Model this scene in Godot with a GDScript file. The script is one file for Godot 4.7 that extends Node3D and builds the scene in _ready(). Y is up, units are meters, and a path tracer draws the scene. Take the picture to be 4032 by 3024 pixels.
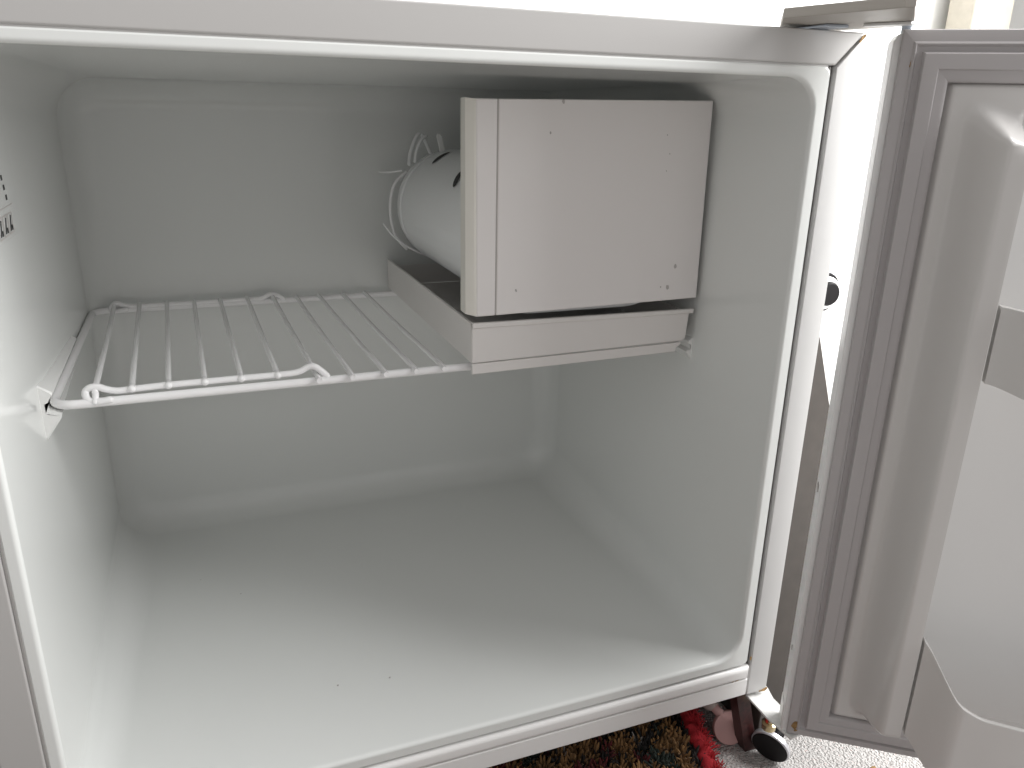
extends Node3D
# A small white refrigerator, open, seen from the front left.

const DOOR_TURN := 36.0
const LEFT := -0.2145      # inner walls of the liner
const RIGHT := 0.2112

var M = {}
var rng = RandomNumberGenerator.new()

# ---------------------------------------------------------------- helpers
class Shape:
	var t = PackedVector3Array()      # three corners each, counter-clockwise from outside
	func tri(a: Vector3, b: Vector3, c: Vector3) -> void:
		t.append(a); t.append(b); t.append(c)
	func quad(a: Vector3, b: Vector3, c: Vector3, d: Vector3) -> void:
		tri(a, b, c); tri(a, c, d)
	func loft(rings: Array, cap0 := true, cap1 := true, closed := true) -> void:
		for i in rings.size() - 1:
			var r: PackedVector3Array = rings[i]
			var s: PackedVector3Array = rings[i + 1]
			var n = r.size()
			for j in (n if closed else n - 1):
				var k = (j + 1) % n
				if r[j].distance_squared_to(r[k]) > 1e-14:
					tri(r[j], r[k], s[k])
				if s[j].distance_squared_to(s[k]) > 1e-14:
					tri(r[j], s[k], s[j])
		if cap0:
			fan(rings[0], true)
		if cap1:
			fan(rings[-1], false)
	func fan(r: PackedVector3Array, flip: bool) -> void:
		var c = Vector3.ZERO
		for p in r:
			c += p
		c /= r.size()
		for j in r.size():
			var k = (j + 1) % r.size()
			if flip:
				tri(c, r[k], r[j])
			else:
				tri(c, r[j], r[k])
	func add(other: Shape, x := Transform3D()) -> void:
		for p in other.t:
			t.append(x * p)
	func mesh(angle := 38.0) -> ArrayMesh:
		var faces = t.size() / 3
		var fn = PackedVector3Array()
		fn.resize(faces)
		var at = {}
		for f in faces:
			var n = (t[f * 3 + 1] - t[f * 3]).cross(t[f * 3 + 2] - t[f * 3])
			fn[f] = n
			for k in 3:
				var key = Vector3i((t[f * 3 + k] * 200000.0).round())
				if not at.has(key):
					at[key] = PackedInt32Array()
				at[key].append(f)
		var v = PackedVector3Array()
		var nn = PackedVector3Array()
		var limit = cos(deg_to_rad(angle))
		for f in faces:
			var own = fn[f].normalized()
			if own.length_squared() < 0.5:
				continue
			for k in [0, 2, 1]:
				var p = t[f * 3 + k]
				var sum = Vector3.ZERO
				for g in at[Vector3i((p * 200000.0).round())]:
					if fn[g].normalized().dot(own) >= limit:
						sum += fn[g]
				v.append(p)
				nn.append(sum.normalized() if sum.length_squared() > 0.0 else own)
		var a = []
		a.resize(Mesh.ARRAY_MAX)
		a[Mesh.ARRAY_VERTEX] = v
		a[Mesh.ARRAY_NORMAL] = nn
		var m := ArrayMesh.new()
		m.add_surface_from_arrays(Mesh.PRIMITIVE_TRIANGLES, a)
		return m


func inset(poly: PackedVector2Array, d: float) -> PackedVector2Array:
	var out = PackedVector2Array()
	var n = poly.size()
	for i in n:
		var a = (poly[i] - poly[(i + n - 1) % n]).normalized()
		var b = (poly[(i + 1) % n] - poly[i]).normalized()
		var na = Vector2(-a.y, a.x)
		var nb = Vector2(-b.y, b.x)
		var m = na + nb
		out.append(poly[i] + m * (d / maxf(0.35, m.dot(na))))
	return out


func ring(poly: PackedVector2Array, z: float) -> PackedVector3Array:
	var r = PackedVector3Array()
	for p in poly:
		r.append(Vector3(p.x, p.y, z))
	return r


# a plate: polygon (counter-clockwise seen from +z) between two depths, with rounded edges
func slab(points: Array, z0: float, z1: float, bevel := 0.0006, steps := 3) -> Shape:
	var s = Shape.new()
	var poly = PackedVector2Array(points)
	if Geometry2D.is_polygon_clockwise(poly):
		poly.reverse()
	var rings = []
	for k in steps + 1:
		var a = PI / 2 * k / steps
		rings.append(ring(inset(poly, bevel * (1 - sin(a))), z0 + bevel * (1 - cos(a))))
	for k in steps + 1:
		var a = PI / 2 * k / steps
		rings.append(ring(inset(poly, bevel * (1 - cos(a))), z1 - bevel * (1 - sin(a))))
	s.loft(rings, false, false)
	var flat = inset(poly, bevel)
	var idx = Geometry2D.triangulate_polygon(flat)
	for i in range(0, idx.size(), 3):
		var a = flat[idx[i]]
		var b = flat[idx[i + 1]]
		var c = flat[idx[i + 2]]
		if (b - a).cross(c - a) < 0:
			var q = b; b = c; c = q
		s.tri(Vector3(a.x, a.y, z1), Vector3(b.x, b.y, z1), Vector3(c.x, c.y, z1))
		s.tri(Vector3(a.x, a.y, z0), Vector3(c.x, c.y, z0), Vector3(b.x, b.y, z0))
	return s


func box(a: Vector3, b: Vector3, bevel := 0.0006) -> Shape:
	return slab([Vector2(a.x, a.y), Vector2(b.x, a.y), Vector2(b.x, b.y), Vector2(a.x, b.y)], a.z, b.z, bevel)


func smooth_path(p: Array, per := 5) -> PackedVector3Array:
	var out = PackedVector3Array()
	for i in p.size() - 1:
		var a: Vector3 = p[maxi(i - 1, 0)]
		var b: Vector3 = p[i]
		var c: Vector3 = p[i + 1]
		var d: Vector3 = p[mini(i + 2, p.size() - 1)]
		for k in per:
			out.append(b.cubic_interpolate(c, a, d, float(k) / per))
	out.append(p[-1])
	return out


func tube(path: PackedVector3Array, radius: float, sides := 12, r_end := -1.0) -> Shape:
	var s = Shape.new()
	var rings = []
	var n = path.size()
	var up = Vector3.UP
	var t0 = (path[1] - path[0]).normalized()
	if absf(t0.dot(up)) > 0.9:
		up = Vector3.RIGHT
	var stations = []
	for k in 3:
		var a = PI / 2 * k / 3.0
		stations.append([path[0] - t0 * radius * cos(a), t0, sin(a) * radius])
	for i in n:
		var t = (path[mini(i + 1, n - 1)] - path[maxi(i - 1, 0)]).normalized()
		stations.append([path[i], t, radius if r_end < 0 else lerpf(radius, r_end, float(i) / (n - 1))])
	var t1 = (path[n - 1] - path[n - 2]).normalized()
	var re: float = stations[-1][2]
	for k in [1, 2, 3]:
		var a = PI / 2 * k / 3.0
		stations.append([path[n - 1] + t1 * re * sin(a), t1, maxf(cos(a) * re, 1e-5)])
	for st in stations:
		var t: Vector3 = st[1]
		var x = (up - t * up.dot(t)).normalized()
		up = x
		var y = t.cross(x)
		var r = PackedVector3Array()
		for j in sides:
			var a = TAU * j / sides
			r.append(st[0] + (x * cos(a) + y * sin(a)) * maxf(st[2], 1e-5))
		rings.append(r)
	s.loft(rings)
	return s


# turned shape: profile of Vector2(radius, height) along +z
func lathe(profile: Array, segs := 36) -> Shape:
	var s = Shape.new()
	var rings = []
	for p in profile:
		var r = PackedVector3Array()
		for j in segs:
			var a = TAU * j / segs
			r.append(Vector3(cos(a) * maxf(p.x, 1e-5), sin(a) * maxf(p.x, 1e-5), p.y))
		rings.append(r)
	s.loft(rings)
	return s


func rounded_rect(xl: float, xr: float, yb: float, yt: float, r: float, z: float, n := 8) -> PackedVector3Array:
	var out = PackedVector3Array()
	for c in [[xr - r, yb + r, -PI / 2], [xr - r, yt - r, 0.0], [xl + r, yt - r, PI / 2], [xl + r, yb + r, PI]]:
		for k in n + 1:
			var a: float = c[2] + PI / 2 * k / n
			out.append(Vector3(c[0] + cos(a) * r, c[1] + sin(a) * r, z))
	return out


func obj(called: String, s: Shape, m: Material, parent: Node = self, angle := 38.0) -> MeshInstance3D:
	var o := MeshInstance3D.new()
	o.name = called
	o.mesh = s.mesh(angle)
	o.material_override = m
	named(o, called, parent)
	return o


func named(o: Node, called: String, parent: Node) -> void:
	var nm = called
	var k = 0
	while parent.has_node(NodePath(nm)):
		k += 1
		nm = "%s_%03d" % [called, k]
	o.name = nm
	parent.add_child(o, true)


func thing(called: String, label: String, category: String, at := Vector3.ZERO, group := "") -> Node3D:
	var o := Node3D.new()
	named(o, called, self)
	o.position = at
	tag(o, label, category, group)
	return o


func tag(o: Node, label: String, category: String, group := "") -> void:
	o.set_meta("label", label)
	o.set_meta("category", category)
	if group:
		o.set_meta("group", group)


func noise(kind: int, freq: float, seed_: int, octaves := 3) -> FastNoiseLite:
	var n = FastNoiseLite.new()
	n.noise_type = kind
	n.frequency = freq
	n.seed = seed_
	n.fractal_octaves = octaves
	return n


func noise_tex(freq: float, seed_: int, lo: Color, hi: Color, size := 512, octaves := 4, normal := false) -> NoiseTexture2D:
	var t = NoiseTexture2D.new()
	t.width = size
	t.height = size
	t.seamless = true
	t.noise = noise(FastNoiseLite.TYPE_SIMPLEX_SMOOTH, freq, seed_, octaves)
	if normal:
		t.as_normal_map = true
		t.bump_strength = 1.0
	else:
		var g = Gradient.new()
		g.offsets = PackedFloat32Array([0.0, 1.0])
		g.colors = PackedColorArray([lo, hi])
		t.color_ramp = g
	return t


func plastic(lin: Color, rough: float, spec := 0.5, wobble := 0.0) -> StandardMaterial3D:
	var m := StandardMaterial3D.new()
	m.albedo_color = lin.linear_to_srgb()
	m.roughness = rough
	m.metallic_specular = spec
	if wobble > 0.0:
		m.normal_enabled = true
		m.normal_texture = M.ripple
		m.normal_scale = wobble
		m.uv1_triplanar = true
		m.uv1_world_triplanar = true
		m.uv1_scale = Vector3.ONE * 9.0
	return m


func mottled(lin: Color, rough: float, amount: float, scale: float, seed_: int) -> StandardMaterial3D:
	var m := StandardMaterial3D.new()
	m.albedo_texture = noise_tex(0.012, seed_, (lin * (1.0 - amount)).linear_to_srgb(), (lin * (1.0 + amount)).linear_to_srgb())
	m.roughness = rough
	m.uv1_triplanar = true
	m.uv1_world_triplanar = true
	m.uv1_scale = Vector3.ONE * scale
	return m


func materials() -> void:
	M.ripple = noise_tex(0.008, 5, Color.BLACK, Color.WHITE, 512, 2, true)
	M.liner = plastic(Color(0.780, 0.796, 0.780), 0.24, 0.5)
	M.liner.roughness = 0.15
	M.enamel = plastic(Color(0.50, 0.49, 0.48), 0.36, 0.5)  # same white paint as skin, darkened to put shade on the frame
	M.skin = plastic(Color(0.86, 0.86, 0.855), 0.36, 0.5)  # same white paint as the frame, kept pale so the door edge reads lit
	M.stile = plastic(Color(0.52, 0.515, 0.51), 0.36, 0.5)  # frame paint again, its tone set apart for the light it catches
	M.rim = plastic(Color(0.84, 0.83, 0.82), 0.34, 0.5)
	M.flap = plastic(Color(0.84, 0.812, 0.80), 0.42, 0.45)
	M.flap_edge = plastic(Color(0.80, 0.78, 0.72), 0.45)
	M.tray = plastic(Color(0.78, 0.755, 0.735), 0.42, 0.45)
	M.wire = plastic(Color(0.92, 0.915, 0.92), 0.25, 0.5)
	M.evaporator = plastic(Color(0.86, 0.87, 0.87), 0.4, 0.5)
	M.bracket = plastic(Color(0.84, 0.845, 0.83), 0.35)
	M.gasket = plastic(Color(0.49, 0.468, 0.470), 0.42, 0.5)
	M.door_liner = plastic(Color(0.70, 0.685, 0.67), 0.2, 0.5)
	M.bin = plastic(Color(0.71, 0.695, 0.68), 0.33, 0.5)
	M.dark = plastic(Color(0.03, 0.029, 0.028), 0.6)
	M.seal_grey = plastic(Color(0.11, 0.10, 0.10), 0.6)  # dark grey seal at the bottom of the side slot
	M.black = plastic(Color(0.010, 0.009, 0.0095), 0.5, 0.3)
	M.rust = mottled(Color(0.33, 0.20, 0.08), 0.8, 0.5, 60.0, 21)
	M.scuff = plastic(Color(0.47, 0.445, 0.43), 0.7)
	M.print = plastic(Color(0.035, 0.035, 0.035), 0.6)
	M.chrome = plastic(Color(0.75, 0.74, 0.72), 0.18); M.chrome.metallic = 1.0
	M.brass = plastic(Color(0.75, 0.62, 0.38), 0.2); M.brass.metallic = 1.0
	M.zinc = mottled(Color(0.80, 0.80, 0.78), 0.4, 0.12, 20.0, 22)
	M.steel = plastic(Color(0.50, 0.55, 0.62), 0.3); M.steel.metallic = 0.9
	M.silver = plastic(Color(0.62, 0.62, 0.65), 0.35); M.silver.metallic = 0.6
	M.cover = plastic(Color(0.46, 0.43, 0.39), 0.5)
	M.maroon = mottled(Color(0.045, 0.012, 0.011), 0.4, 0.5, 30.0, 23)
	M.pink = plastic(Color(0.62, 0.38, 0.36), 0.5)
	M.grey_tube = plastic(Color(0.45, 0.38, 0.35), 0.5)
	M.wall = mottled(Color(0.86, 0.86, 0.84), 0.7, 0.03, 3.0, 24)
	M.post = mottled(Color(0.50, 0.46, 0.39), 0.6, 0.06, 8.0, 25)
	M.appliance = plastic(Color(0.88, 0.88, 0.87), 0.3)
	M.cream = plastic(Color(0.70, 0.67, 0.60), 0.5)
	M.board = mottled(Color(0.058, 0.049, 0.043), 0.3, 0.12, 7.0, 26)
	M.red = mottled(Color(0.55, 0.028, 0.04), 0.85, 0.35, 120.0, 27)
	M.rug_base = plastic(Color(0.025, 0.02, 0.016), 0.95)
	var c = StandardMaterial3D.new()      # pale speckled carpet
	var t = NoiseTexture2D.new()
	t.width = 1024; t.height = 1024; t.seamless = true
	t.noise = noise(FastNoiseLite.TYPE_SIMPLEX_SMOOTH, 0.045, 31, 4)
	var g = Gradient.new()
	g.offsets = PackedFloat32Array([0.0, 0.18, 0.32, 0.5, 0.74, 0.82, 0.88, 1.0])
	g.colors = PackedColorArray([Color(0.42, 0.39, 0.39), Color(0.60, 0.58, 0.57), Color(0.73, 0.72, 0.71), Color(0.76, 0.75, 0.74), Color(0.79, 0.78, 0.77), Color(0.74, 0.63, 0.61), Color(0.79, 0.78, 0.77), Color(0.88, 0.88, 0.87)])
	t.color_ramp = g
	c.albedo_texture = t
	c.roughness = 0.95
	c.uv1_triplanar = true; c.uv1_world_triplanar = true
	c.uv1_scale = Vector3.ONE * 6.0
	c.heightmap_enabled = true
	c.heightmap_texture = noise_tex(0.06, 33, Color.BLACK, Color.WHITE, 1024)
	c.heightmap_scale = 0.2
	M.carpet = c


# ---------------------------------------------------------------- the scene
func _ready() -> void:
	rng.seed = 7
	var cam := Camera3D.new()
	cam.name = "camera"
	cam.transform = Transform3D(Basis(Vector3(0.9321, 0.0207, 0.3615), Vector3(0.1000, 0.9449, -0.3118), Vector3(-0.3480, 0.3268, 0.8787)).orthonormalized(), Vector3(-0.1216, 0.4544, 0.3834))
	cam.fov = 51.72
	cam.near = 0.01
	cam.far = 40.0
	add_child(cam)
	cam.current = true

	var env := Environment.new()
	env.background_mode = Environment.BG_COLOR
	env.background_color = Color(0.48, 0.470, 0.465).linear_to_srgb()
	env.tonemap_mode = Environment.TONE_MAPPER_LINEAR
	env.tonemap_exposure = 1.0
	env.sdfgi_enabled = true
	env.ssao_enabled = true
	env.ssil_enabled = true
	var we = WorldEnvironment.new()
	we.name = "environment"
	we.environment = env
	add_child(we)

	window_light("window_light", Vector3(0.98, 0.95, 0.22), Vector3(0.0, 0.85, 0.20), Vector2(1.1, 1.05), Color(1.0, 0.998, 0.995), 5.0)

	materials()
	surroundings()
	fridge()
	shelf()
	drip_tray()
	rug()
	small_things()


func window_light(called: String, at: Vector3, to: Vector3, size: Vector2, color: Color, energy: float) -> void:
	var l := AreaLight3D.new()
	l.name = called
	l.area_size = size
	l.area_normalize_energy = true
	l.light_color = color
	l.light_energy = energy
	l.shadow_enabled = true
	l.set("area_range", 8.0)
	add_child(l)
	l.look_at_from_position(at, to, Vector3.UP)


func structure(called: String, s: Shape, m: Material) -> void:
	var o = obj(called, s, m)
	o.set_meta("kind", "structure")


func surroundings() -> void:
	structure("floor", box(Vector3(-3, -0.065, -0.56), Vector3(3, -0.015, 3), 0.001), M.carpet)
	structure("wall", box(Vector3(-3, -0.015, -0.66), Vector3(3, 2.4, -0.56), 0.001), M.wall)


func fridge() -> void:
	var f = thing("refrigerator", "small white refrigerator standing open with an empty white inside", "refrigerator")
	# --- cabinet shell
	var shell = Shape.new()
	var rings = []
	for z in [-0.40, -0.398, -0.006]:
		rings.append(rounded_rect(-0.2425 + (0.002 if z < -0.399 else 0.0), 0.2412 - (0.002 if z < -0.399 else 0.0), 0.047, 0.4995, 0.004, z, 3))
	shell.loft(rings, true, false)
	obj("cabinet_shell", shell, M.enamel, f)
	# --- inner liner: one moulded shell with a rolled front rim
	var lin = Shape.new()
	rings = []
	rings.append(rounded_rect(-0.2216, 0.2203, 0.0744, 0.4811, 0.004, -0.012))
	rings.append(rounded_rect(-0.2216, 0.2203, 0.0744, 0.4811, 0.004, -0.0008))
	rings.append(rounded_rect(-0.2208, 0.2195, 0.0752, 0.4803, 0.004, 0.0))
	rings.append(rounded_rect(-0.2205, 0.2192, 0.0755, 0.4800, 0.004, 0.0))
	rings.append(rounded_rect(LEFT - 0.0030, RIGHT + 0.0030, 0.0802, 0.4780, 0.021, 0.0))
	for k in range(0, 9):
		var a = PI / 2 * k / 8
		var d = 0.0024 * (1 - sin(a))
		rings.append(rounded_rect(LEFT - d, RIGHT + d, 0.0828 - d, 0.4750 + d, 0.020 + d * 0.2, -0.0024 * (1 - cos(a))))
	rings.append(rounded_rect(LEFT, RIGHT, 0.0829, 0.4750, 0.020, -0.0035))
	for k in range(1, 5):
		var q = k / 4.0
		rings.append(rounded_rect(LEFT + 0.002 * q, RIGHT - 0.002 * q, 0.0830 + 0.0015 * q, 0.4750 - 0.004 * q, 0.020 + 0.010 * q, -0.004 - 0.315 * q))
	for k in range(1, 9):
		var a = PI / 2 * k / 8
		var d = 0.024 * (1 - cos(a))
		rings.append(rounded_rect(LEFT + 0.002 + d, RIGHT - 0.002 - d, 0.0845 + d, 0.4710 - d, 0.030 - d * 0.9, -0.319 - 0.024 * sin(a)))
	lin.loft(rings, false, true)
	obj("inner_liner", lin, M.liner, f, 40.0)
	# --- metal frame round the mouth, mitred at the corners
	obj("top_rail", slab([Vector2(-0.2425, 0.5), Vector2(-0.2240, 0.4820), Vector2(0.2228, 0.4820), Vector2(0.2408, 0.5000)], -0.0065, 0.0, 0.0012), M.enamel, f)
	obj("side_stile", slab([Vector2(0.2415, 0.0460), Vector2(0.2415, 0.4985), Vector2(0.2235, 0.4812), Vector2(0.2235, 0.0460)], -0.0065, 0.0, 0.0010), M.stile, f)
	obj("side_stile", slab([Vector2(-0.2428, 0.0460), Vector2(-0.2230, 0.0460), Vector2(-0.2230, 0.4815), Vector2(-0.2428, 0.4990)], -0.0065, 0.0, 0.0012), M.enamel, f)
	obj("bottom_trim", slab([Vector2(-0.2215, 0.0625), Vector2(0.2220, 0.0625), Vector2(0.2220, 0.0730), Vector2(-0.2215, 0.0730)], -0.012, 0.0022, 0.0032, 5), M.rim, f)
	obj("bottom_rail", slab([Vector2(-0.2215, 0.0478), Vector2(0.2218, 0.0478), Vector2(0.2218, 0.0619), Vector2(-0.2215, 0.0619)], -0.012, 0.0012, 0.0008), M.rim, f)
	# dark slots between frame and liner
	obj("seal_slot", box(Vector3(0.2190, 0.0600, -0.014), Vector3(0.2240, 0.4825, -0.0035), 0.0002), M.seal_grey, f)
	obj("seal_slot", box(Vector3(-0.2235, 0.0600, -0.014), Vector3(-0.2205, 0.4825, -0.0020), 0.0002), M.rim, f)
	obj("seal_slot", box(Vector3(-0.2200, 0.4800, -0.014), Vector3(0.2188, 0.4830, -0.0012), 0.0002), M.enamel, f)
	obj("seal_slot", box(Vector3(-0.2200, 0.0610, -0.016), Vector3(0.2188, 0.0760, -0.0060), 0.0002), M.dark, f)
	obj("seal_lip", tube(PackedVector3Array([Vector3(0.2216, 0.075, -0.0030), Vector3(0.2216, 0.4805, -0.0030)]), 0.0006, 8), M.gasket, f)
	obj("corner_slot", slab([Vector2(0.2215, 0.4800), Vector2(0.2230, 0.4790), Vector2(0.2405, 0.4975), Vector2(0.2398, 0.4990)], -0.0067, -0.0040, 0.0001), M.dark, f)
	# rust and chips
	for p in [[Vector2(0.2395, 0.4972), 0.0011, 0.8], [Vector2(0.2380, 0.4957), 0.0007, 0.8], [Vector2(0.2405, 0.4981), 0.0007, 0.8], [Vector2(0.2390, 0.0466), 0.0016, 0.2], [Vector2(0.2360, 0.0464), 0.0008, 0.0], [Vector2(0.2120, 0.0632), 0.0007, 0.0], [Vector2(0.2085, 0.0630), 0.0005, 0.0], [Vector2(0.2225, 0.0790), 0.0008, 1.5]]:
		obj("rust_spot", blot(p[0], p[1], p[2], 0.0012 if p[0].y < 0.07 and p[0].x < 0.22 else 0.0004, 2.2), M.rust, f)
	# --- half-arrow brackets that carry the shelf, on both side walls
	for side in [1.0, -1.0]:
		var s = Shape.new()
		rings = []
		for q in [[-0.2300, 0.55], [-0.1200, 0.85], [-0.0952, 1.0], [-0.0942, 0.93]]:
			q[1] *= 1.0 if side > 0 else 0.55
			var prof = []
			for v in [Vector2(-0.003, 0.3056), Vector2(0.0012, 0.3050), Vector2(0.0066, 0.3012), Vector2(0.0074, 0.2998), Vector2(0.0068, 0.2982), Vector2(0.0046, 0.2953), Vector2(0.0028, 0.2945), Vector2(0.0028, 0.2886), Vector2(0.0040, 0.2878), Vector2(0.0100, 0.2860), Vector2(0.0096, 0.2848), Vector2(0.0012, 0.2730), Vector2(-0.003, 0.2722)]:
				prof.append(Vector3((LEFT + v.x * q[1]) if side > 0 else (RIGHT - v.x * q[1]), 0.290 + (v.y - 0.290) * q[1], q[0]))
			if side > 0:
				prof.reverse()
			rings.append(PackedVector3Array(prof))
		s.loft(rings, false, false)
		var last: PackedVector3Array = rings[-1]
		var flat = PackedVector2Array()
		for v in last:
			flat.append(Vector2(v.x, v.y))
		var idx = Geometry2D.triangulate_polygon(flat)
		for i in range(0, idx.size(), 3):
			var a = last[idx[i]]
			var b = last[idx[i + 1]]
			var c = last[idx[i + 2]]
			if (b - a).cross(c - a).z < 0:
				var w = b; b = c; c = w
			s.tri(a, b, c)
		obj("shelf_bracket", s, M.bracket, f, 30.0)
	freezer(f)
	rating_label(f)
	door(f)
	hinges(f)


# a small irregular flat patch, proud of the surface z
func blot(at: Vector2, size: float, turn: float, z: float, stretch := 1.6, xf := Transform3D()) -> Shape:
	var pts = []
	for k in 9:
		var a = TAU * k / 9
		var v = Vector2(cos(a) * stretch, sin(a)) * size * rng.randf_range(0.65, 1.15)
		pts.append(at + v.rotated(turn))
	var s = Shape.new()
	s.add(slab(pts, z - 0.0006, z, 0.0001, 1), xf)
	return s


func freezer(f: Node3D) -> void:
	# flap in front of the freezing drum
	var flap = obj("freezer_flap", slab([Vector2(0.0536, 0.3272), Vector2(0.2071, 0.3293), Vector2(0.2054, 0.4630), Vector2(0.0534, 0.4607)], -0.0960, -0.0895, 0.0009), M.flap, f)
	obj("hinge_strip", slab([Vector2(0.0396, 0.3270), Vector2(0.0528, 0.3271), Vector2(0.0526, 0.4607), Vector2(0.0384, 0.4606)], -0.0960, -0.0892, 0.0016, 4), M.flap, flap)
	var e = Shape.new()
	e.loft([ring(PackedVector2Array([Vector2(0.0392, 0.3272), Vector2(0.0392, 0.4604), Vector2(0.0338, 0.4608), Vector2(0.0338, 0.3288)]), -0.104), ring(PackedVector2Array([Vector2(0.0392, 0.3272), Vector2(0.0392, 0.4604), Vector2(0.0330, 0.4610), Vector2(0.0334, 0.3290)]), -0.0925), ring(PackedVector2Array([Vector2(0.0400, 0.3276), Vector2(0.0400, 0.4600), Vector2(0.0372, 0.4604), Vector2(0.0378, 0.3282)]), -0.0897)].map(func(r): r.reverse(); return r))
	var ee = Shape.new()
	for i in range(0, e.t.size(), 3):
		ee.tri(e.t[i], e.t[i + 2], e.t[i + 1])
	obj("edge_strip", ee, M.flap_edge, flap)
	obj("groove", box(Vector3(0.0522, 0.3276, -0.0955), Vector3(0.0540, 0.4603, -0.0902), 0.0001), M.scuff, flap)
	for p in [[Vector2(0.0959, 0.4598), 0.0011], [Vector2(0.0879, 0.4415), 0.0006], [Vector2(0.1720, 0.4409), 0.0004], [Vector2(0.1750, 0.4290), 0.0004], [Vector2(0.1735, 0.4180), 0.0004], [Vector2(0.1870, 0.3531), 0.0012], [Vector2(0.1764, 0.3389), 0.0006], [Vector2(0.1821, 0.3386), 0.0012], [Vector2(0.0671, 0.3431), 0.0008]]:
		obj("scuff_mark", blot(p[0], p[1], 1.7, -0.08935, 1.5), M.scuff, flap)
	# the drum itself
	var s = Shape.new()
	var rings = []
	for q in [[-0.3130, 0.012], [-0.3120, 0.004], [-0.3080, 0.0012], [-0.3030, 0.0], [-0.2950, 0.0], [-0.2938, 0.0020], [-0.2910, 0.0022], [-0.2896, 0.0004], [-0.2850, -0.0006], [-0.2790, -0.0004], [-0.1500, -0.0004], [-0.1000, -0.0004]]:
		rings.append(rounded_rect(0.0400 + q[1], 0.1980 - q[1], 0.3245 + q[1], 0.4210 - q[1], 0.0475 - q[1] * 0.8, q[0], 14))
	s.loft(rings, true, false)
	var drum = obj("freezing_drum", s, M.evaporator, f, 50.0)
	var g = Shape.new()
	rings = []
	for q in [[-0.1005, -0.0006], [-0.1005, 0.0030], [-0.2800, 0.0030]]:
		rings.append(rounded_rect(0.0400 + q[1], 0.1980 - q[1], 0.3245 + q[1], 0.4210 - q[1], 0.0450, q[0], 14))
	g.loft(rings, false, true)
	obj("drum_inside", g, M.evaporator, drum)
	# dark patches on the drum's upper left, painted shade in place of open slots
	for q in [[2.00, -0.262, 0.24], [2.36, -0.172, 0.17]]:
		var sl = Shape.new()
		var top = []
		for k in 13:
			var a: float = q[0] + q[2] * (k / 6.0 - 1.0) * 0.9
			var wd: float = 0.0045 * sqrt(maxf(0.0, 1.0 - pow(k / 6.0 - 1.0, 2)))
			var c = Vector2(0.0874, 0.3733) + Vector2(cos(a), sin(a)) * 0.0486
			top.append([Vector3(c.x, c.y, q[1] + wd + 0.006 * (k / 6.0 - 1.0)), Vector3(c.x, c.y, q[1] - wd + 0.006 * (k / 6.0 - 1.0))])
		for k in 12:
			sl.quad(top[k][0], top[k + 1][0], top[k + 1][1], top[k][1])
		obj("dark_slot_patch", sl, M.dark, drum)
	for q in [[3.32, -0.245, -0.140], [3.50, -0.262, -0.165]]:
		var c = Vector2(0.0879, 0.3720) + Vector2(cos(q[0]), sin(q[0])) * 0.04795
		obj("seam", tube(PackedVector3Array([Vector3(c.x, c.y, q[1]), Vector3(c.x, c.y, q[2])]), 0.0005, 6), M.evaporator, drum)
	obj("retaining_clip", slab([Vector2(-0.0022, 0.0), Vector2(0.0024, 0.0), Vector2(0.0024, 0.0155), Vector2(0.0008, 0.0175), Vector2(-0.0012, 0.0175), Vector2(-0.0022, 0.0155)], -0.001, 0.001, 0.0006), M.bracket, drum).transform = Transform3D(Basis(Vector3(0, 0, 1), 0.22), Vector3(0.0770, 0.4175, -0.288))
	obj("refrigerant_tube", tube(smooth_path([Vector3(0.0480, 0.4100, -0.290), Vector3(0.0505, 0.4180, -0.295), Vector3(0.0560, 0.4290, -0.300), Vector3(0.0612, 0.4340, -0.303), Vector3(0.0650, 0.4290, -0.303), Vector3(0.0690, 0.4190, -0.300), Vector3(0.074, 0.410, -0.298)]), 0.0017, 10), M.evaporator, drum)
	obj("refrigerant_tube", tube(smooth_path([Vector3(0.0525, 0.4120, -0.288), Vector3(0.0545, 0.4200, -0.290), Vector3(0.0590, 0.4285, -0.292), Vector3(0.0640, 0.4320, -0.294)]), 0.0014, 8), M.evaporator, drum)
	obj("thermostat_wire", tube(smooth_path([Vector3(0.0500, 0.4020, -0.3080), Vector3(0.0395, 0.3935, -0.3060), Vector3(0.0350, 0.3800, -0.3060), Vector3(0.0345, 0.3640, -0.3060), Vector3(0.0385, 0.3480, -0.3060), Vector3(0.0480, 0.3360, -0.3060)]), 0.0013, 8), M.wire, drum)
	obj("thermostat_wire", tube(smooth_path([Vector3(0.0270, 0.3590, -0.3000), Vector3(0.0345, 0.3490, -0.298), Vector3(0.0480, 0.3385, -0.296), Vector3(0.0640, 0.3315, -0.294), Vector3(0.0850, 0.3300, -0.292)]), 0.0009, 8), M.wire, drum)
	obj("thermostat_wire", tube(smooth_path([Vector3(0.0455, 0.4030, -0.3080), Vector3(0.0370, 0.4010, -0.320), Vector3(0.0330, 0.4000, -0.338)]), 0.0009, 8), M.wire, drum)


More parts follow.
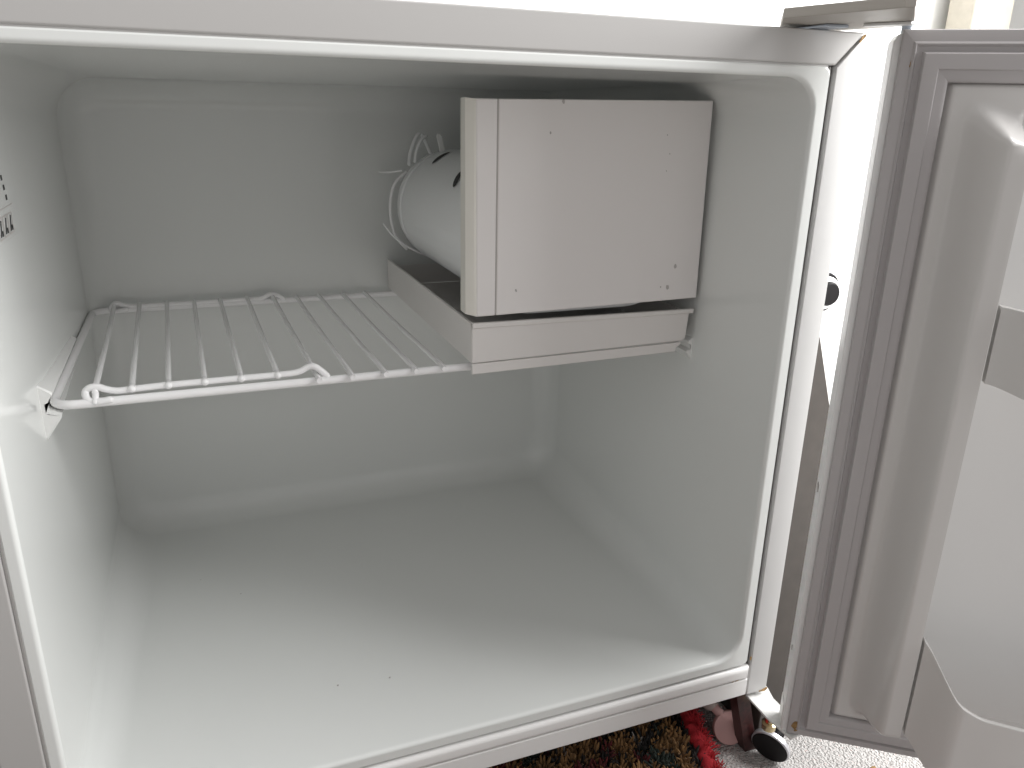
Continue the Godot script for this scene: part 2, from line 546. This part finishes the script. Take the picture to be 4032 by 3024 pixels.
func rating_label(f: Node3D) -> void:
	# wall coordinates: (depth behind the front, height), ink a hair proud of the label
	var wall_basis = Basis(Vector3(0, 0, -1), Vector3(0, 1, 0), Vector3(1, 0, 0))
	var sheet = Shape.new()
	sheet.add(slab([Vector2(0.030, 0.3860), Vector2(0.1300, 0.3860), Vector2(0.1300, 0.4600), Vector2(0.030, 0.4600)], 0.0, 0.0002, 0.0001, 1), Transform3D(wall_basis, Vector3(LEFT + 0.0008, 0, 0)))
	var lab = obj("rating_label", sheet, M.liner, f)
	var ink = Transform3D(wall_basis, Vector3(LEFT + 0.00105, 0, 0))
	var rows = [0.4520, 0.4455, 0.4390, 0.4325, 0.4262, 0.4205, 0.4150, 0.4100, 0.4048]
	for i in rows.size():
		var end = 0.1010 + 0.0018 * (i - 6)
		for w in [[0.036, 0.044], [0.046, 0.059], [0.070, 0.078], [end - 0.0034, end - 0.0020], [end - 0.0014, end]]:
			obj("printed_word", printed(w[0], rows[i], w[1], rows[i] + 0.0027, ink), M.print, lab)
	obj("printed_rule", printed(0.036, 0.4016, 0.1150, 0.4021, ink), M.scuff, lab)
	for k in 3:       # framed pictograms under the rule
		var z = 0.0725 + 0.0122 * k
		var y = 0.3878
		var p = Shape.new()
		for e in [[0.0, 0.0, 0.0108, 0.0008], [0.0, 0.0100, 0.0108, 0.0108], [0.0, 0.0009, 0.0008, 0.0099], [0.0100, 0.0009, 0.0108, 0.0099]]:
			p.add(printed(z + e[0], y + e[1], z + e[2], y + e[3], ink))
		var frame = obj("pictogram", p, M.scuff, lab)
		frame.set_meta("kind", "stuff")
		var a = Shape.new()
		a.add(slab([Vector2(z + 0.0020, y + 0.0015), Vector2(z + 0.0045, y + 0.0015), Vector2(z + 0.0086, y + 0.0090), Vector2(z + 0.0064, y + 0.0095)], 0.0, 0.0001, 0.00002, 1), ink)
		obj("printed_sign", a, M.print, lab)
		obj("printed_sign", printed(z + 0.0062, y + 0.0014, z + 0.0090, y + 0.0042, ink), M.print, lab)


func printed(x0: float, y0: float, x1: float, y1: float, at: Transform3D) -> Shape:
	var s = Shape.new()
	s.add(slab([Vector2(x0, y0), Vector2(x1, y0), Vector2(x1, y1), Vector2(x0, y1)], 0.0, 0.0001, 0.00002, 1), at)
	return s


# ---------------------------------------------------------------- the open door (u along the door, n out of its inner face)
func door_frame() -> Transform3D:
	var a = deg_to_rad(DOOR_TURN)
	return Transform3D(Basis(Vector3(cos(a), 0, sin(a)), Vector3.UP, Vector3(-sin(a), 0, cos(a))), Vector3(0.2275, 0, 0.0435))


func ramp(x: float, a: float, b: float) -> float:
	return smoothstep(a, b, x)


func door_height(u: float, y: float) -> float:
	# flat flange, then the raised side dyke, then the recess with the shelves
	var q = ramp(u, 0.0335, 0.0500) * (1.0 - ramp(u, 0.0590, 0.0655))
	var top = 0.4640 - 0.35 * maxf(0.0, u - 0.036)
	q *= 1.0 - ramp(y, top - 0.016, top + 0.002)
	var low = ramp(y, 0.0700, 0.0860)
	q *= low
	var h = lerpf(-0.0035, 0.0305, q)
	if u > 0.0600:
		var rec = ramp(u, 0.0600, 0.0660) * (1.0 - ramp(y, 0.4500, 0.4640)) * ramp(y, 0.078, 0.092)
		h = minf(h, 0.0305) - 0.010 * rec * (1.0 if y < 0.3655 else 0.72)
	return h


func door(f: Node3D) -> void:
	var d = Node3D.new()
	named(d, "door", f)
	d.transform = door_frame()
	# outer metal skin with a folded edge
	obj("door_skin", slab([Vector2(-0.0050, 0.0420), Vector2(0.4660, 0.0420), Vector2(0.4660, 0.4975), Vector2(0.0010, 0.4975), Vector2(-0.0030, 0.4960), Vector2(-0.0050, 0.4925)], -0.0260, -0.0075, 0.0012), M.skin, d)
	obj("edge_clip", slab([Vector2(-0.0056, 0.0430), Vector2(-0.0046, 0.0430), Vector2(-0.0046, 0.0620), Vector2(-0.0056, 0.0620)], -0.0240, -0.0105, 0.0003), M.zinc, d)
	var side = Transform3D(Basis(Vector3(0, 0, 1), Vector3(0, 1, 0), Vector3(-1, 0, 0)), Vector3(-0.0052, 0, 0))
	for q in [[0.2290, 0.0030, 1.2], [0.1060, 0.0018, 1.3]]:
		obj("paint_chip", blot(Vector2(-0.0165, q[0]), q[1], 1.5, 0.0003, q[2], side), M.scuff, d)
	# sealing gasket: four mitred lengths of one profile
	var prof = [Vector2(0.0, -0.0085), Vector2(0.0, -0.0052), Vector2(0.0006, -0.0046), Vector2(0.0040, -0.0042), Vector2(0.0056, -0.0040), Vector2(0.0062, -0.0028), Vector2(0.0068, -0.0024), Vector2(0.0074, -0.0028), Vector2(0.0080, -0.0042), Vector2(0.0100, -0.0046), Vector2(0.0107, -0.0042), Vector2(0.0110, -0.0008), Vector2(0.0116, 0.0), Vector2(0.0184, 0.0002), Vector2(0.0189, -0.0001), Vector2(0.0192, -0.0009), Vector2(0.0225, -0.0012), Vector2(0.0240, -0.0014), Vector2(0.0248, -0.0022), Vector2(0.0250, -0.0034), Vector2(0.0250, -0.0080)]
	var ul = -0.0015
	var ur = 0.4630
	var yb = 0.0430
	var yt = 0.4982
	for k in 4:
		var s = Shape.new()
		var rings = []
		for p in prof:
			var i: float = p.x
			var c = [Vector3(ul + i, yb + i * 0.92, p.y), Vector3(ul + i, yt - i * 1.03, p.y), Vector3(ur - i, yt - i * 1.03, p.y), Vector3(ur - i, yb + i * 0.92, p.y)]
			var r = PackedVector3Array()
			for w in 13:
				r.append(c[(k + 1) % 4].lerp(c[k], w / 12.0))
			rings.append(r)
		s.loft(rings, false, false, false)
		obj("gasket_strip", s, M.gasket, d, 50.0)
	for q in [[Vector2(0.0030, 0.0520), 0.0022, 1.4], [Vector2(0.0042, 0.0478), 0.0009, 0.9]]:
		obj("rust_spot", blot(q[0], q[1], q[2], -0.0036, 1.9), M.rust, d)
	obj("mildew_mark", blot(Vector2(0.0044, 0.4820), 0.0005, 1.4, -0.0036, 5.0), M.rust, d)
	# moulded inner liner
	var s = Shape.new()
	var us = []
	var u = 0.0240
	while u < 0.4390:
		us.append(u)
		u += 0.0011 if u < 0.072 else 0.012
	us.append(0.4390)
	var rows = []
	var y = 0.0640
	while y < 0.4741:
		var r = PackedVector3Array()
		for w in us:
			var h = door_height(w, y) if w < 0.30 else door_height(maxf(0.0235, 0.4630 - w), y)
			var edge = minf(minf(w - 0.0240, 0.4390 - w), minf(y - 0.0640, 0.4740 - y))
			h -= 0.0045 * (1.0 - ramp(edge, 0.0, 0.0032))
			r.append(Vector3(w, y, h))
		rows.append(r)
		y += 0.0016 if (y > 0.44 or y < 0.11) else 0.0041
	for i in rows.size() - 1:
		for j in us.size() - 1:
			s.quad(rows[i][j], rows[i][j + 1], rows[i + 1][j + 1], rows[i + 1][j])
	obj("door_liner", s, M.door_liner, d, 60.0)
	# upper shelf bar and the bottle bin: bowed fronts with turned-back ends
	obj("shelf_bar", bowed(func(w): return 0.3222 - 0.004 * ramp(w, 0.0, 0.03), func(w): return 0.3640 - 0.0005 * w / 0.03, 0.0032), M.bin, d, 45.0)
	obj("bottle_bin", bowed(func(w): return 0.0880 - 0.0100 * ramp(w, 0.0, 0.012) - 0.006 * ramp(w, 0.01, 0.03), func(w): return 0.1600 - 0.0245 * ramp(w, -0.004, 0.0200) - 0.0080 * ramp(w, 0.010, 0.034), 0.0034), M.bin, d, 45.0)


func bow(w: float) -> float:
	# how far the front stands out, w metres in from its end
	return 0.0290 + 0.0240 * ramp(w, -0.004, 0.0215) + 0.0040 * ramp(w, 0.018, 0.060)


func bowed(low: Callable, high: Callable, thick: float) -> Shape:
	var s = Shape.new()
	var rings = []
	var n = 60
	for k in n + 1:
		var w = 0.3440 * k / n
		if k < 30:
			w = 0.060 * k / 30.0
		elif k > 30:
			w = 0.060 + 0.2840 * (k - 30) / 30.0
		var e = minf(w, 0.3440 - w)
		var n0 = bow(e)
		var th = thick + 0.0030 * (1.0 - ramp(e, 0.0, 0.030))
		var a: float = low.call(e)
		var b: float = high.call(e)
		var r = PackedVector3Array()
		var u = 0.0612 + w
		for p in [[a, -th + 0.0004], [a, -0.0004], [a + 0.0004, 0.0], [b - 0.0008, 0.0], [b - 0.0002, -0.0004], [b, -0.0010], [b, -th + 0.0010], [b - 0.0006, -th]]:
			r.append(Vector3(u, p[0], n0 + p[1]))
		rings.append(r)
	s.loft(rings)
	var out = Shape.new()
	for i in range(0, s.t.size(), 3):
		out.tri(s.t[i], s.t[i + 2], s.t[i + 1])
	return out


func hinges(f: Node3D) -> void:
	# lay a polygon of (x, z) flat at height y
	var lay = func(y: float) -> Transform3D: return Transform3D(Basis(Vector3(1, 0, 0), Vector3(0, 0, -1), Vector3(0, 1, 0)), Vector3(0, y, 0))
	var c = Shape.new()
	c.add(slab([Vector2(0.1840, 0.0027), Vector2(0.2000, 0.0240), Vector2(0.2350, 0.0300), Vector2(0.2480, -0.0120), Vector2(0.2435, -0.0312), Vector2(0.1908, -0.0810), Vector2(0.1869, -0.0786), Vector2(0.1703, -0.0153)], 0.0, 0.0050, 0.0006), lay.call(0.5020))
	obj("hinge_cover", c, M.cover, f)
	var p = Shape.new()
	p.add(slab([Vector2(0.2040, 0.0200), Vector2(0.2160, 0.0200), Vector2(0.2160, -0.0130), Vector2(0.2040, -0.0100)], 0.0, 0.0016, 0.0003), lay.call(0.5002))
	obj("hinge_plate", p, M.steel, f)
	var q = Shape.new()
	q.add(slab([Vector2(0.2220, -0.0170), Vector2(0.2340, -0.0270), Vector2(0.2440, -0.0400), Vector2(0.2300, -0.0420), Vector2(0.2190, -0.0210)], 0.0, 0.0014, 0.0003), lay.call(0.5004))
	obj("hinge_plate", q, M.zinc, f)
	obj("hinge_pin", lathe([Vector2(0.0, -0.007), Vector2(0.0028, -0.006), Vector2(0.0028, 0.004), Vector2(0.0, 0.004)], 16), M.steel, f).transform = Transform3D(Basis(Vector3(1, 0, 0), -PI / 2), Vector3(0.2370, 0.4985, 0.0330))
	# lower hinge: folded plate from the cabinet corner to the door foot
	var b = Shape.new()
	b.add(slab([Vector2(0.2270, 0.0300), Vector2(0.2480, 0.0300), Vector2(0.2475, 0.0050), Vector2(0.2440, -0.0060), Vector2(0.2440, -0.0300), Vector2(0.2390, -0.0420), Vector2(0.2290, -0.0440), Vector2(0.2262, -0.0200)], 0.0, 0.0018, 0.0005), lay.call(0.0405))
	obj("lower_hinge", b, M.zinc, f)
	obj("hinge_pin", lathe([Vector2(0.0, -0.016), Vector2(0.0050, -0.015), Vector2(0.0055, -0.010), Vector2(0.0036, -0.009), Vector2(0.0036, 0.004), Vector2(0.0, 0.004)], 20), M.brass, f).transform = Transform3D(Basis(Vector3(1, 0, 0), -PI / 2), Vector3(0.2370, 0.0375, 0.0130))
	# flat dark leg at the front corner, plain feet elsewhere
	var leg = Shape.new()
	leg.loft([ring(PackedVector2Array([Vector2(0.2335, -0.0145), Vector2(0.2455, -0.0145), Vector2(0.2290, 0.0462), Vector2(0.2175, 0.0462)]), -0.0150), ring(PackedVector2Array([Vector2(0.2340, -0.0145), Vector2(0.2450, -0.0145), Vector2(0.2285, 0.0462), Vector2(0.2175, 0.0462)]), -0.0040)])
	obj("leg", leg, M.maroon, f)
	for at in [Vector3(-0.222, 0.047, -0.012), Vector3(-0.222, 0.047, -0.385), Vector3(0.222, 0.047, -0.385)]:
		obj("leg", lathe([Vector2(0.0, -0.062), Vector2(0.011, -0.062), Vector2(0.012, -0.056), Vector2(0.008, -0.052), Vector2(0.007, 0.0), Vector2(0.0, 0.0)], 18), M.black, f).transform = Transform3D(Basis(Vector3(1, 0, 0), -PI / 2), at)


# ---------------------------------------------------------------- loose things in the fridge
func shelf() -> void:
	var t = thing("wire_shelf", "white plastic-coated wire shelf of parallel rods reaching left of the grey drip tray", "shelf")
	var y = 0.2903
	var zf = -0.1005
	var zb = -0.3335
	var xl = -0.2098
	var path = []
	path.append(Vector3(0.0600, y, zf))
	path.append(Vector3(xl + 0.012, y, zf))
	for k in range(1, 6):
		var a = PI / 2 * k / 6
		path.append(Vector3(xl + 0.012 - 0.012 * sin(a), y, zf - 0.012 * (1 - cos(a))))
	path.append(Vector3(xl, y, zf - 0.012))
	path.append(Vector3(xl - 0.0005, y, zb + 0.010))
	for k in range(1, 6):
		var a = PI / 2 * k / 6
		path.append(Vector3(xl - 0.0005 + 0.010 * (1 - cos(a)), y, zb + 0.010 - 0.010 * sin(a)))
	path.append(Vector3(xl + 0.010, y, zb))
	path.append(Vector3(0.0600, y, zb))
	obj("frame_wire", tube(PackedVector3Array(path), 0.0027, 14), M.wire, t)
	var front = [[-0.1872, 0.2950], [-0.1679, 0.2962], [-0.1481, 0.2962], [-0.1278, 0.2962], [-0.1069, 0.2962], [-0.0854, 0.2962], [-0.0616, 0.2922], [-0.0408, 0.2922], [-0.0195, 0.2920], [0.0005, 0.2920], [0.0195, 0.2918]]
	var back = [-0.1938, -0.1747, -0.1535, -0.1323, -0.1112, -0.0890, -0.0675, -0.0472, -0.0276, -0.0060, 0.0139]
	for i in front.size():
		var a = Vector3(front[i][0], front[i][1] - 0.0004, -0.1040 if i in [1, 2, 3, 4, 5] else -0.1010)
		var b = Vector3(back[i], 0.2928 if i > 6 else 0.2945, zb + 0.0006)
		var p = [a, a.lerp(b, 0.5) + Vector3(0, 0.0003, 0), b]
		if i == 0:
			p = [Vector3(a.x, y + 0.0010, -0.1000), Vector3(a.x + 0.0004, 0.2950, -0.1020), a.lerp(b, 0.06) + Vector3(0, 0.0016, 0), a.lerp(b, 0.5), b]
		elif i >= 6:
			p = [Vector3(a.x, y + 0.0016, -0.0992), a + Vector3(0, 0.0012, -0.003), a.lerp(b, 0.5), b]
		var rod = tube(smooth_path(p, 6), 0.00175, 10)
		if i in [1, 2, 3, 4, 5]:     # weld fillet on the hanger wire
			rod.add(tube(PackedVector3Array([a + Vector3(0, 0, 0.001), a.lerp(b, 0.026)]), 0.0024, 10, 0.00175))
		else:
			rod.add(tube(PackedVector3Array([p[0] + Vector3(0, 0, 0.0012), p[0] + Vector3(0, 0.0006, -0.0016)]), 0.0020, 10, 0.0014))
		obj("rod", rod, M.wire, t)
	var hz = -0.1042
	var hook = [Vector3(-0.1795, 0.2920, -0.0985), Vector3(-0.1850, 0.2912, -0.0990), Vector3(-0.1892, 0.2912, -0.1000), Vector3(-0.1919, 0.2938, -0.1020), Vector3(-0.1919, 0.2966, hz), Vector3(-0.1892, 0.2985, hz), Vector3(-0.1854, 0.2985, hz), Vector3(-0.1810, 0.2964, hz), Vector3(-0.1755, 0.2950, hz), Vector3(-0.1685, 0.2952, hz), Vector3(-0.1483, 0.2957, hz), Vector3(-0.1280, 0.2957, hz), Vector3(-0.1071, 0.2957, hz), Vector3(-0.0856, 0.2957, hz), Vector3(-0.0734, 0.2962, hz), Vector3(-0.0668, 0.2990, hz), Vector3(-0.0627, 0.2992, hz + 0.001), Vector3(-0.0582, 0.2956, hz + 0.002), Vector3(-0.0556, 0.2928, hz + 0.003)]
	obj("hanger_wire", tube(smooth_path(hook), 0.00205, 12), M.wire, t)
	var bz = -0.3315
	var rear = [Vector3(-0.1850, 0.2915, bz + 0.003), Vector3(-0.1945, 0.2905, bz + 0.002), Vector3(-0.1962, 0.2930, bz), Vector3(-0.1935, 0.2962, bz), Vector3(-0.1905, 0.2963, bz), Vector3(-0.1857, 0.2942, bz), Vector3(-0.1752, 0.2932, bz), Vector3(-0.1326, 0.2932, bz), Vector3(-0.0883, 0.2932, bz), Vector3(-0.0765, 0.2938, bz), Vector3(-0.0697, 0.2968, bz), Vector3(-0.0632, 0.2955, bz), Vector3(-0.0581, 0.2918, bz)]
	obj("hanger_wire", tube(smooth_path(rear), 0.00205, 12), M.wire, t)


func drip_tray() -> void:
	var t = thing("drip_tray", "shallow grey-white plastic drip tray hanging under the freezer flap", "tray")
	obj("front_panel", slab([Vector2(0.0378, 0.2952), Vector2(0.0378, 0.3222), Vector2(0.0410, 0.3224), Vector2(0.2069, 0.3206), Vector2(0.2072, 0.3180), Vector2(0.2036, 0.3176), Vector2(0.2022, 0.2990), Vector2(0.2000, 0.2975)], -0.0935, -0.0915, 0.0005), M.tray, t)
	obj("top_lip", slab([Vector2(0.0378, 0.3190), Vector2(0.2066, 0.3176), Vector2(0.2069, 0.3208), Vector2(0.0378, 0.3225)], -0.0940, -0.0904, 0.0008), M.tray, t)
	obj("lower_strip", slab([Vector2(0.0379, 0.2874), Vector2(0.1945, 0.2895), Vector2(0.1950, 0.2925), Vector2(0.1975, 0.2940), Vector2(0.1990, 0.2962), Vector2(0.0379, 0.2946)], -0.0935, -0.0911, 0.0005), M.tray, t)
	var s = Shape.new()
	s.loft([ring(PackedVector2Array([Vector2(0.0368, 0.3222), Vector2(0.0368, 0.2960), Vector2(0.0392, 0.2960), Vector2(0.0386, 0.3222)]), -0.3350), ring(PackedVector2Array([Vector2(0.0372, 0.3222), Vector2(0.0377, 0.2951), Vector2(0.0397, 0.2951), Vector2(0.0392, 0.3222)]), -0.0932)])
	obj("side_panel", s, M.tray, t)
	obj("side_panel", box(Vector3(0.2002, 0.2960, -0.3350), Vector3(0.2020, 0.3190, -0.0936), 0.0004), M.tray, t)
	obj("tray_floor", box(Vector3(0.0392, 0.2962, -0.3350), Vector3(0.2000, 0.2980, -0.0936), 0.0003), M.tray, t)
	obj("back_panel", box(Vector3(0.0392, 0.2982, -0.3366), Vector3(0.2000, 0.3160, -0.3352), 0.0003), M.tray, t)


# ---------------------------------------------------------------- on the floor
func tuft_mesh(strands: int, h: float, spread: float, thick: float) -> ArrayMesh:
	var s = Shape.new()
	for k in strands:
		var a = TAU * (k + rng.randf()) / strands
		var dir = Vector3(cos(a), 0, sin(a))
		var p0 = dir * spread * 0.25
		var hh = h * rng.randf_range(0.75, 1.15)
		var p1 = p0 + dir * spread * 0.30 + Vector3(0, hh * 0.6, 0)
		var p2 = p1 + dir * spread * rng.randf_range(0.25, 0.8) + Vector3(0, hh * 0.35, 0)
		var rings = []
		for q in [[p0, thick * 0.8], [p1, thick], [p1.lerp(p2, 0.6), thick * 0.95], [p2, thick * 0.35]]:
			var r = PackedVector3Array()
			for j in 4:
				var b = TAU * j / 4
				r.append(q[0] + Vector3(cos(b), 0.3 * sin(b), -sin(b)) * q[1])
			rings.append(r)
		s.loft(rings, false, true)
	return s.mesh(70.0)


func scatter(called: String, mesh: Mesh, m: Material, xs: Array, cols: PackedColorArray, parent: Node) -> MultiMeshInstance3D:
	var mm := MultiMesh.new()
	mm.transform_format = MultiMesh.TRANSFORM_3D
	mm.use_colors = cols.size() > 0
	mm.mesh = mesh
	mm.instance_count = xs.size()
	for i in xs.size():
		mm.set_instance_transform(i, xs[i])
		if cols.size():
			mm.set_instance_color(i, cols[i])
	var o := MultiMeshInstance3D.new()
	o.multimesh = mm
	o.material_override = m
	named(o, called, parent)
	o.set_meta("kind", "stuff")
	return o


func rug_color(x: float, z: float, n: FastNoiseLite, n2: FastNoiseLite, edge: float) -> Color:
	var tan_c = Color(0.30, 0.165, 0.065)
	var black = Color(0.022, 0.018, 0.016)
	var green = Color(0.030, 0.044, 0.034)
	var maroon = Color(0.12, 0.016, 0.018)
	var white = Color(0.50, 0.47, 0.44)
	if edge < 0.013:
		return black
	if edge < 0.023:
		return tan_c
	var a = n.get_noise_2d(x * 1000, z * 1000)
	var b = n2.get_noise_2d(x * 1000, z * 1000)
	if rng.randf() < 0.012:
		return white
	if a > -0.12:
		return tan_c
	if b > 0.22:
		return maroon
	if b < -0.25:
		return green
	return black


func rug() -> void:
	var t = thing("shag_rug", "multicoloured shag rug of brown, black and green tufts edged with red cord under the refrigerator", "rug")
	var edge = func(z: float) -> float: return 0.2065 - 0.26 * (z + 0.05)
	obj("backing", slab([Vector2(-0.36, 0.20), Vector2(-0.36, -0.36), Vector2(0.0970, -0.36), Vector2(0.2645, 0.20)], 0.0, 0.004, 0.001), M.rug_base, t).transform = Transform3D(Basis(Vector3(1, 0, 0), Vector3(0, 0, -1), Vector3(0, 1, 0)), Vector3(0, -0.0148, 0))
	var n = noise(FastNoiseLite.TYPE_SIMPLEX_SMOOTH, 0.038, 41, 2)
	var n2 = noise(FastNoiseLite.TYPE_SIMPLEX_SMOOTH, 0.030, 42, 2)
	var variants = [[], [], []]
	var colours = [PackedColorArray(), PackedColorArray(), PackedColorArray()]
	var z = -0.185
	while z < 0.34:
		var e: float = edge.call(z)
		var x = -0.34
		while x < e - 0.004:
			var px = x + rng.randf_range(-0.0022, 0.0022)
			var pz = z + rng.randf_range(-0.0022, 0.0022)
			var k = rng.randi() % 3
			var sc = rng.randf_range(0.8, 1.25)
			var b = Basis(Vector3.UP, rng.randf() * TAU) * Basis(Vector3.RIGHT, rng.randf_range(-0.45, 0.45))
			variants[k].append(Transform3D(b.scaled(Vector3.ONE * sc), Vector3(px, -0.0112, pz)))
			var c = rug_color(px, pz, n, n2, e - px)
			var v = rng.randf_range(0.65, 1.35)
			colours[k].append(Color(c.r * v, c.g * v, c.b * v))
			x += 0.0050
		z += 0.0050
	var wool = StandardMaterial3D.new()
	wool.vertex_color_use_as_albedo = true
	wool.roughness = 0.9
	wool.rim_enabled = true
	wool.rim = 0.25
	for k in 3:
		scatter("pile", tuft_mesh(6, 0.0120, 0.0050, 0.00105), wool, variants[k], colours[k], t)
	# the red binding: a lumpy twisted cord with frayed ends
	var path = []
	var q = -0.16
	while q < 0.34:
		path.append(Vector3(edge.call(q) + rng.randf_range(-0.0012, 0.0012), -0.0030 + rng.randf_range(-0.0010, 0.0012), q))
		q += 0.011
	var sp = smooth_path(path, 6)
	var cord = Shape.new()
	var rings = []
	for i in sp.size():
		var r = PackedVector3Array()
		for j in 20:
			var a = TAU * j / 20
			var rad = 0.0062 + 0.0009 * sin(a * 3 + sp[i].z * 420.0) + 0.0007 * sin(sp[i].z * 730.0 + a) + rng.randf_range(-0.00018, 0.00018)
			r.append(sp[i] + Vector3(cos(a), sin(a), 0) * rad)
		rings.append(r)
	cord.loft(rings)
	obj("binding_cord", cord, M.red, t, 60.0)
	var fray = []
	var fz = -0.12
	while fz < 0.3:
		for k in 3:
			var out = Basis(Vector3(0, 0, 1), rng.randf_range(-1.5, 0.35)) * Basis(Vector3.UP, rng.randf() * TAU)
			fray.append(Transform3D(out.scaled(Vector3.ONE * rng.randf_range(0.4, 1.0)), Vector3(edge.call(fz) + rng.randf_range(0.001, 0.004), rng.randf_range(-0.004, 0.001), fz + rng.randf_range(-0.003, 0.003))))
		fz += 0.0042
	scatter("frayed_threads", tuft_mesh(7, 0.0105, 0.0040, 0.00042), M.red, fray, PackedColorArray(), t)


func facing(n: Vector3, at: Vector3) -> Transform3D:
	var z = n.normalized()
	var x = Vector3.UP.cross(z).normalized()
	return Transform3D(Basis(x, z.cross(x), z), at)


func small_things() -> void:
	var b = Basis(Vector3(0.9321, 0.0207, 0.3615), Vector3(0.1000, 0.9449, -0.3118), Vector3(-0.3480, 0.3268, 0.8787))
	# dark disc with a bright rim, tipped on its edge below the hinge
	var d = thing("glide_disc", "round dark disc with a silver rim tipped on its edge below the door hinge", "foot", Vector3(0.2440, -0.0010, 0.0100))
	var n = b * Vector3(-0.60, -0.46, 0.64)
	var xf = facing(n, Vector3.ZERO)
	obj("rim", lathe([Vector2(0.0, -0.0050), Vector2(0.0136, -0.0050), Vector2(0.0146, -0.0042), Vector2(0.0148, -0.0008), Vector2(0.0140, 0.0), Vector2(0.0128, -0.0002), Vector2(0.0, -0.0002)], 48), M.silver, d).transform = xf
	obj("face", lathe([Vector2(0.0137, -0.001), Vector2(0.0137, 0.0004), Vector2(0.0130, 0.0009), Vector2(0.0, 0.0011)], 48), M.black, d).transform = xf
	obj("stem", tube(PackedVector3Array([xf * Vector3(0, 0, -0.005), xf * Vector3(0.001, 0.002, -0.016)]), 0.0050, 14), M.black, d)
	# pink pad on a grey tube
	var p = thing("pink_pad", "round pink pad on a pale grey tube beside the red rug edge", "foot", Vector3(0.2285, -0.0020, -0.0180))
	n = b * Vector3(0.10, 0.10, 0.95)
	xf = facing(n, Vector3.ZERO)
	obj("pad", lathe([Vector2(0.0, -0.0060), Vector2(0.0122, -0.0058), Vector2(0.0132, -0.0040), Vector2(0.0132, -0.0012), Vector2(0.0126, -0.0003), Vector2(0.0, 0.0)], 44), M.pink, p).transform = xf
	var dir = b * Vector3(-0.62, 0.62, -0.50)
	obj("neck", tube(PackedVector3Array([b * Vector3(-0.006, 0.009, -0.004), b * Vector3(-0.006, 0.009, -0.004) + dir * 0.013]), 0.0038, 14), M.pink, p)
	obj("tube", tube(PackedVector3Array([b * Vector3(-0.006, 0.009, -0.004) + dir * 0.012, b * Vector3(-0.006, 0.009, -0.004) + dir * 0.040]), 0.0066, 18), M.grey_tube, p)
	# behind: white appliance with a knob and a latch
	var w = thing("white_appliance", "white appliance front with a black and white knob seen through the gap beside the door", "appliance", Vector3(0.30, -0.015, -0.15))
	obj("casing", box(Vector3(0.0, 0.0, -0.38), Vector3(0.60, 0.525, 0.0), 0.004), M.appliance, w)
	var k = obj("knob", lathe([Vector2(0.0176, -0.001), Vector2(0.0176, 0.004), Vector2(0.0166, 0.0052), Vector2(0.0, 0.0054)], 48), M.black, w)
	k.position = Vector3(0.0752, 0.3262, 0.0)
	obj("ring", lathe([Vector2(0.0142, 0.005), Vector2(0.0142, 0.008), Vector2(0.0130, 0.0092), Vector2(0.0, 0.0092)], 48), M.appliance, k)
	obj("cap", lathe([Vector2(0.0104, 0.008), Vector2(0.0104, 0.012), Vector2(0.0090, 0.014), Vector2(0.0, 0.0142)], 48), M.black, k)
	obj("bezel", lathe([Vector2(0.0192, -0.001), Vector2(0.0192, 0.0012), Vector2(0.0180, 0.0022), Vector2(0.0170, 0.0022)], 48), M.silver, k)
	var latch = obj("latch", box(Vector3(0.0740, 0.4375, -0.001), Vector3(0.0905, 0.4475, 0.010), 0.0012), M.cream, w)
	obj("latch_tip", tube(PackedVector3Array([Vector3(0.0920, 0.4390, 0.004), Vector3(0.0920, 0.4440, 0.004)]), 0.0026, 12), M.cream, latch)
	# brown board; depth and hidden right half added to shade the carpet
	var brown = obj("deepened_brown_board", slab([Vector2(0.2490, -0.0148), Vector2(0.4400, -0.0148), Vector2(0.4400, 0.1900), Vector2(0.2958, 0.1900), Vector2(0.2515, 0.3175), Vector2(0.2490, 0.3175)], -0.1300, -0.0100, 0.001), M.board)
	tag(brown, "brown board with a slanting upper edge, deepened out of view to shade the carpet beside the refrigerator", "box")
	# painted door post by the wall
	var post = thing("painted_post", "cream painted post with chipped paint rising behind the open door", "post", Vector3(0.8965, -0.015, -0.50))
	obj("shaft", box(Vector3(0.0, 0.0, -0.045), Vector3(0.075, 2.2, 0.0), 0.004), M.post, post)
	for v in [[Vector2(0.045, 0.585), 0.003], [Vector2(0.052, 0.572), 0.002], [Vector2(0.012, 0.59), 0.003]]:
		obj("paint_chip", blot(v[0], v[1], 1.0, 0.0004, 1.5), M.cream, post)
	var crumb = obj("crumb", lathe([Vector2(0.0, -0.0022), Vector2(0.0022, -0.0012), Vector2(0.0026, 0.0004), Vector2(0.0014, 0.0020), Vector2(0.0, 0.0024)], 9), M.rust)
	crumb.transform = Transform3D(Basis(Vector3(0.3, 1, 0.2).normalized(), 0.7).scaled(Vector3(1.5, 0.8, 1.0)), Vector3(0.3140, -0.0130, 0.0450))
	tag(crumb, "brown crumb lying on the pale speckled carpet below the door", "crumb")
	# dust on the fridge floor and back wall
	var specks = thing("dust_specks", "few dark dust specks lying on the refrigerator floor", "dust")
	for v in [Vector3(-0.1495, 0.0838, -0.2313), Vector3(-0.0651, 0.0838, -0.0672), Vector3(-0.0304, 0.0838, -0.0631), Vector3(-0.12, 0.0838, -0.20)]:
		obj("speck", lathe([Vector2(0.0, -0.0003), Vector2(0.0006, -0.0001), Vector2(0.0005, 0.0003), Vector2(0.0, 0.0005)], 7), M.scuff, specks).position = v
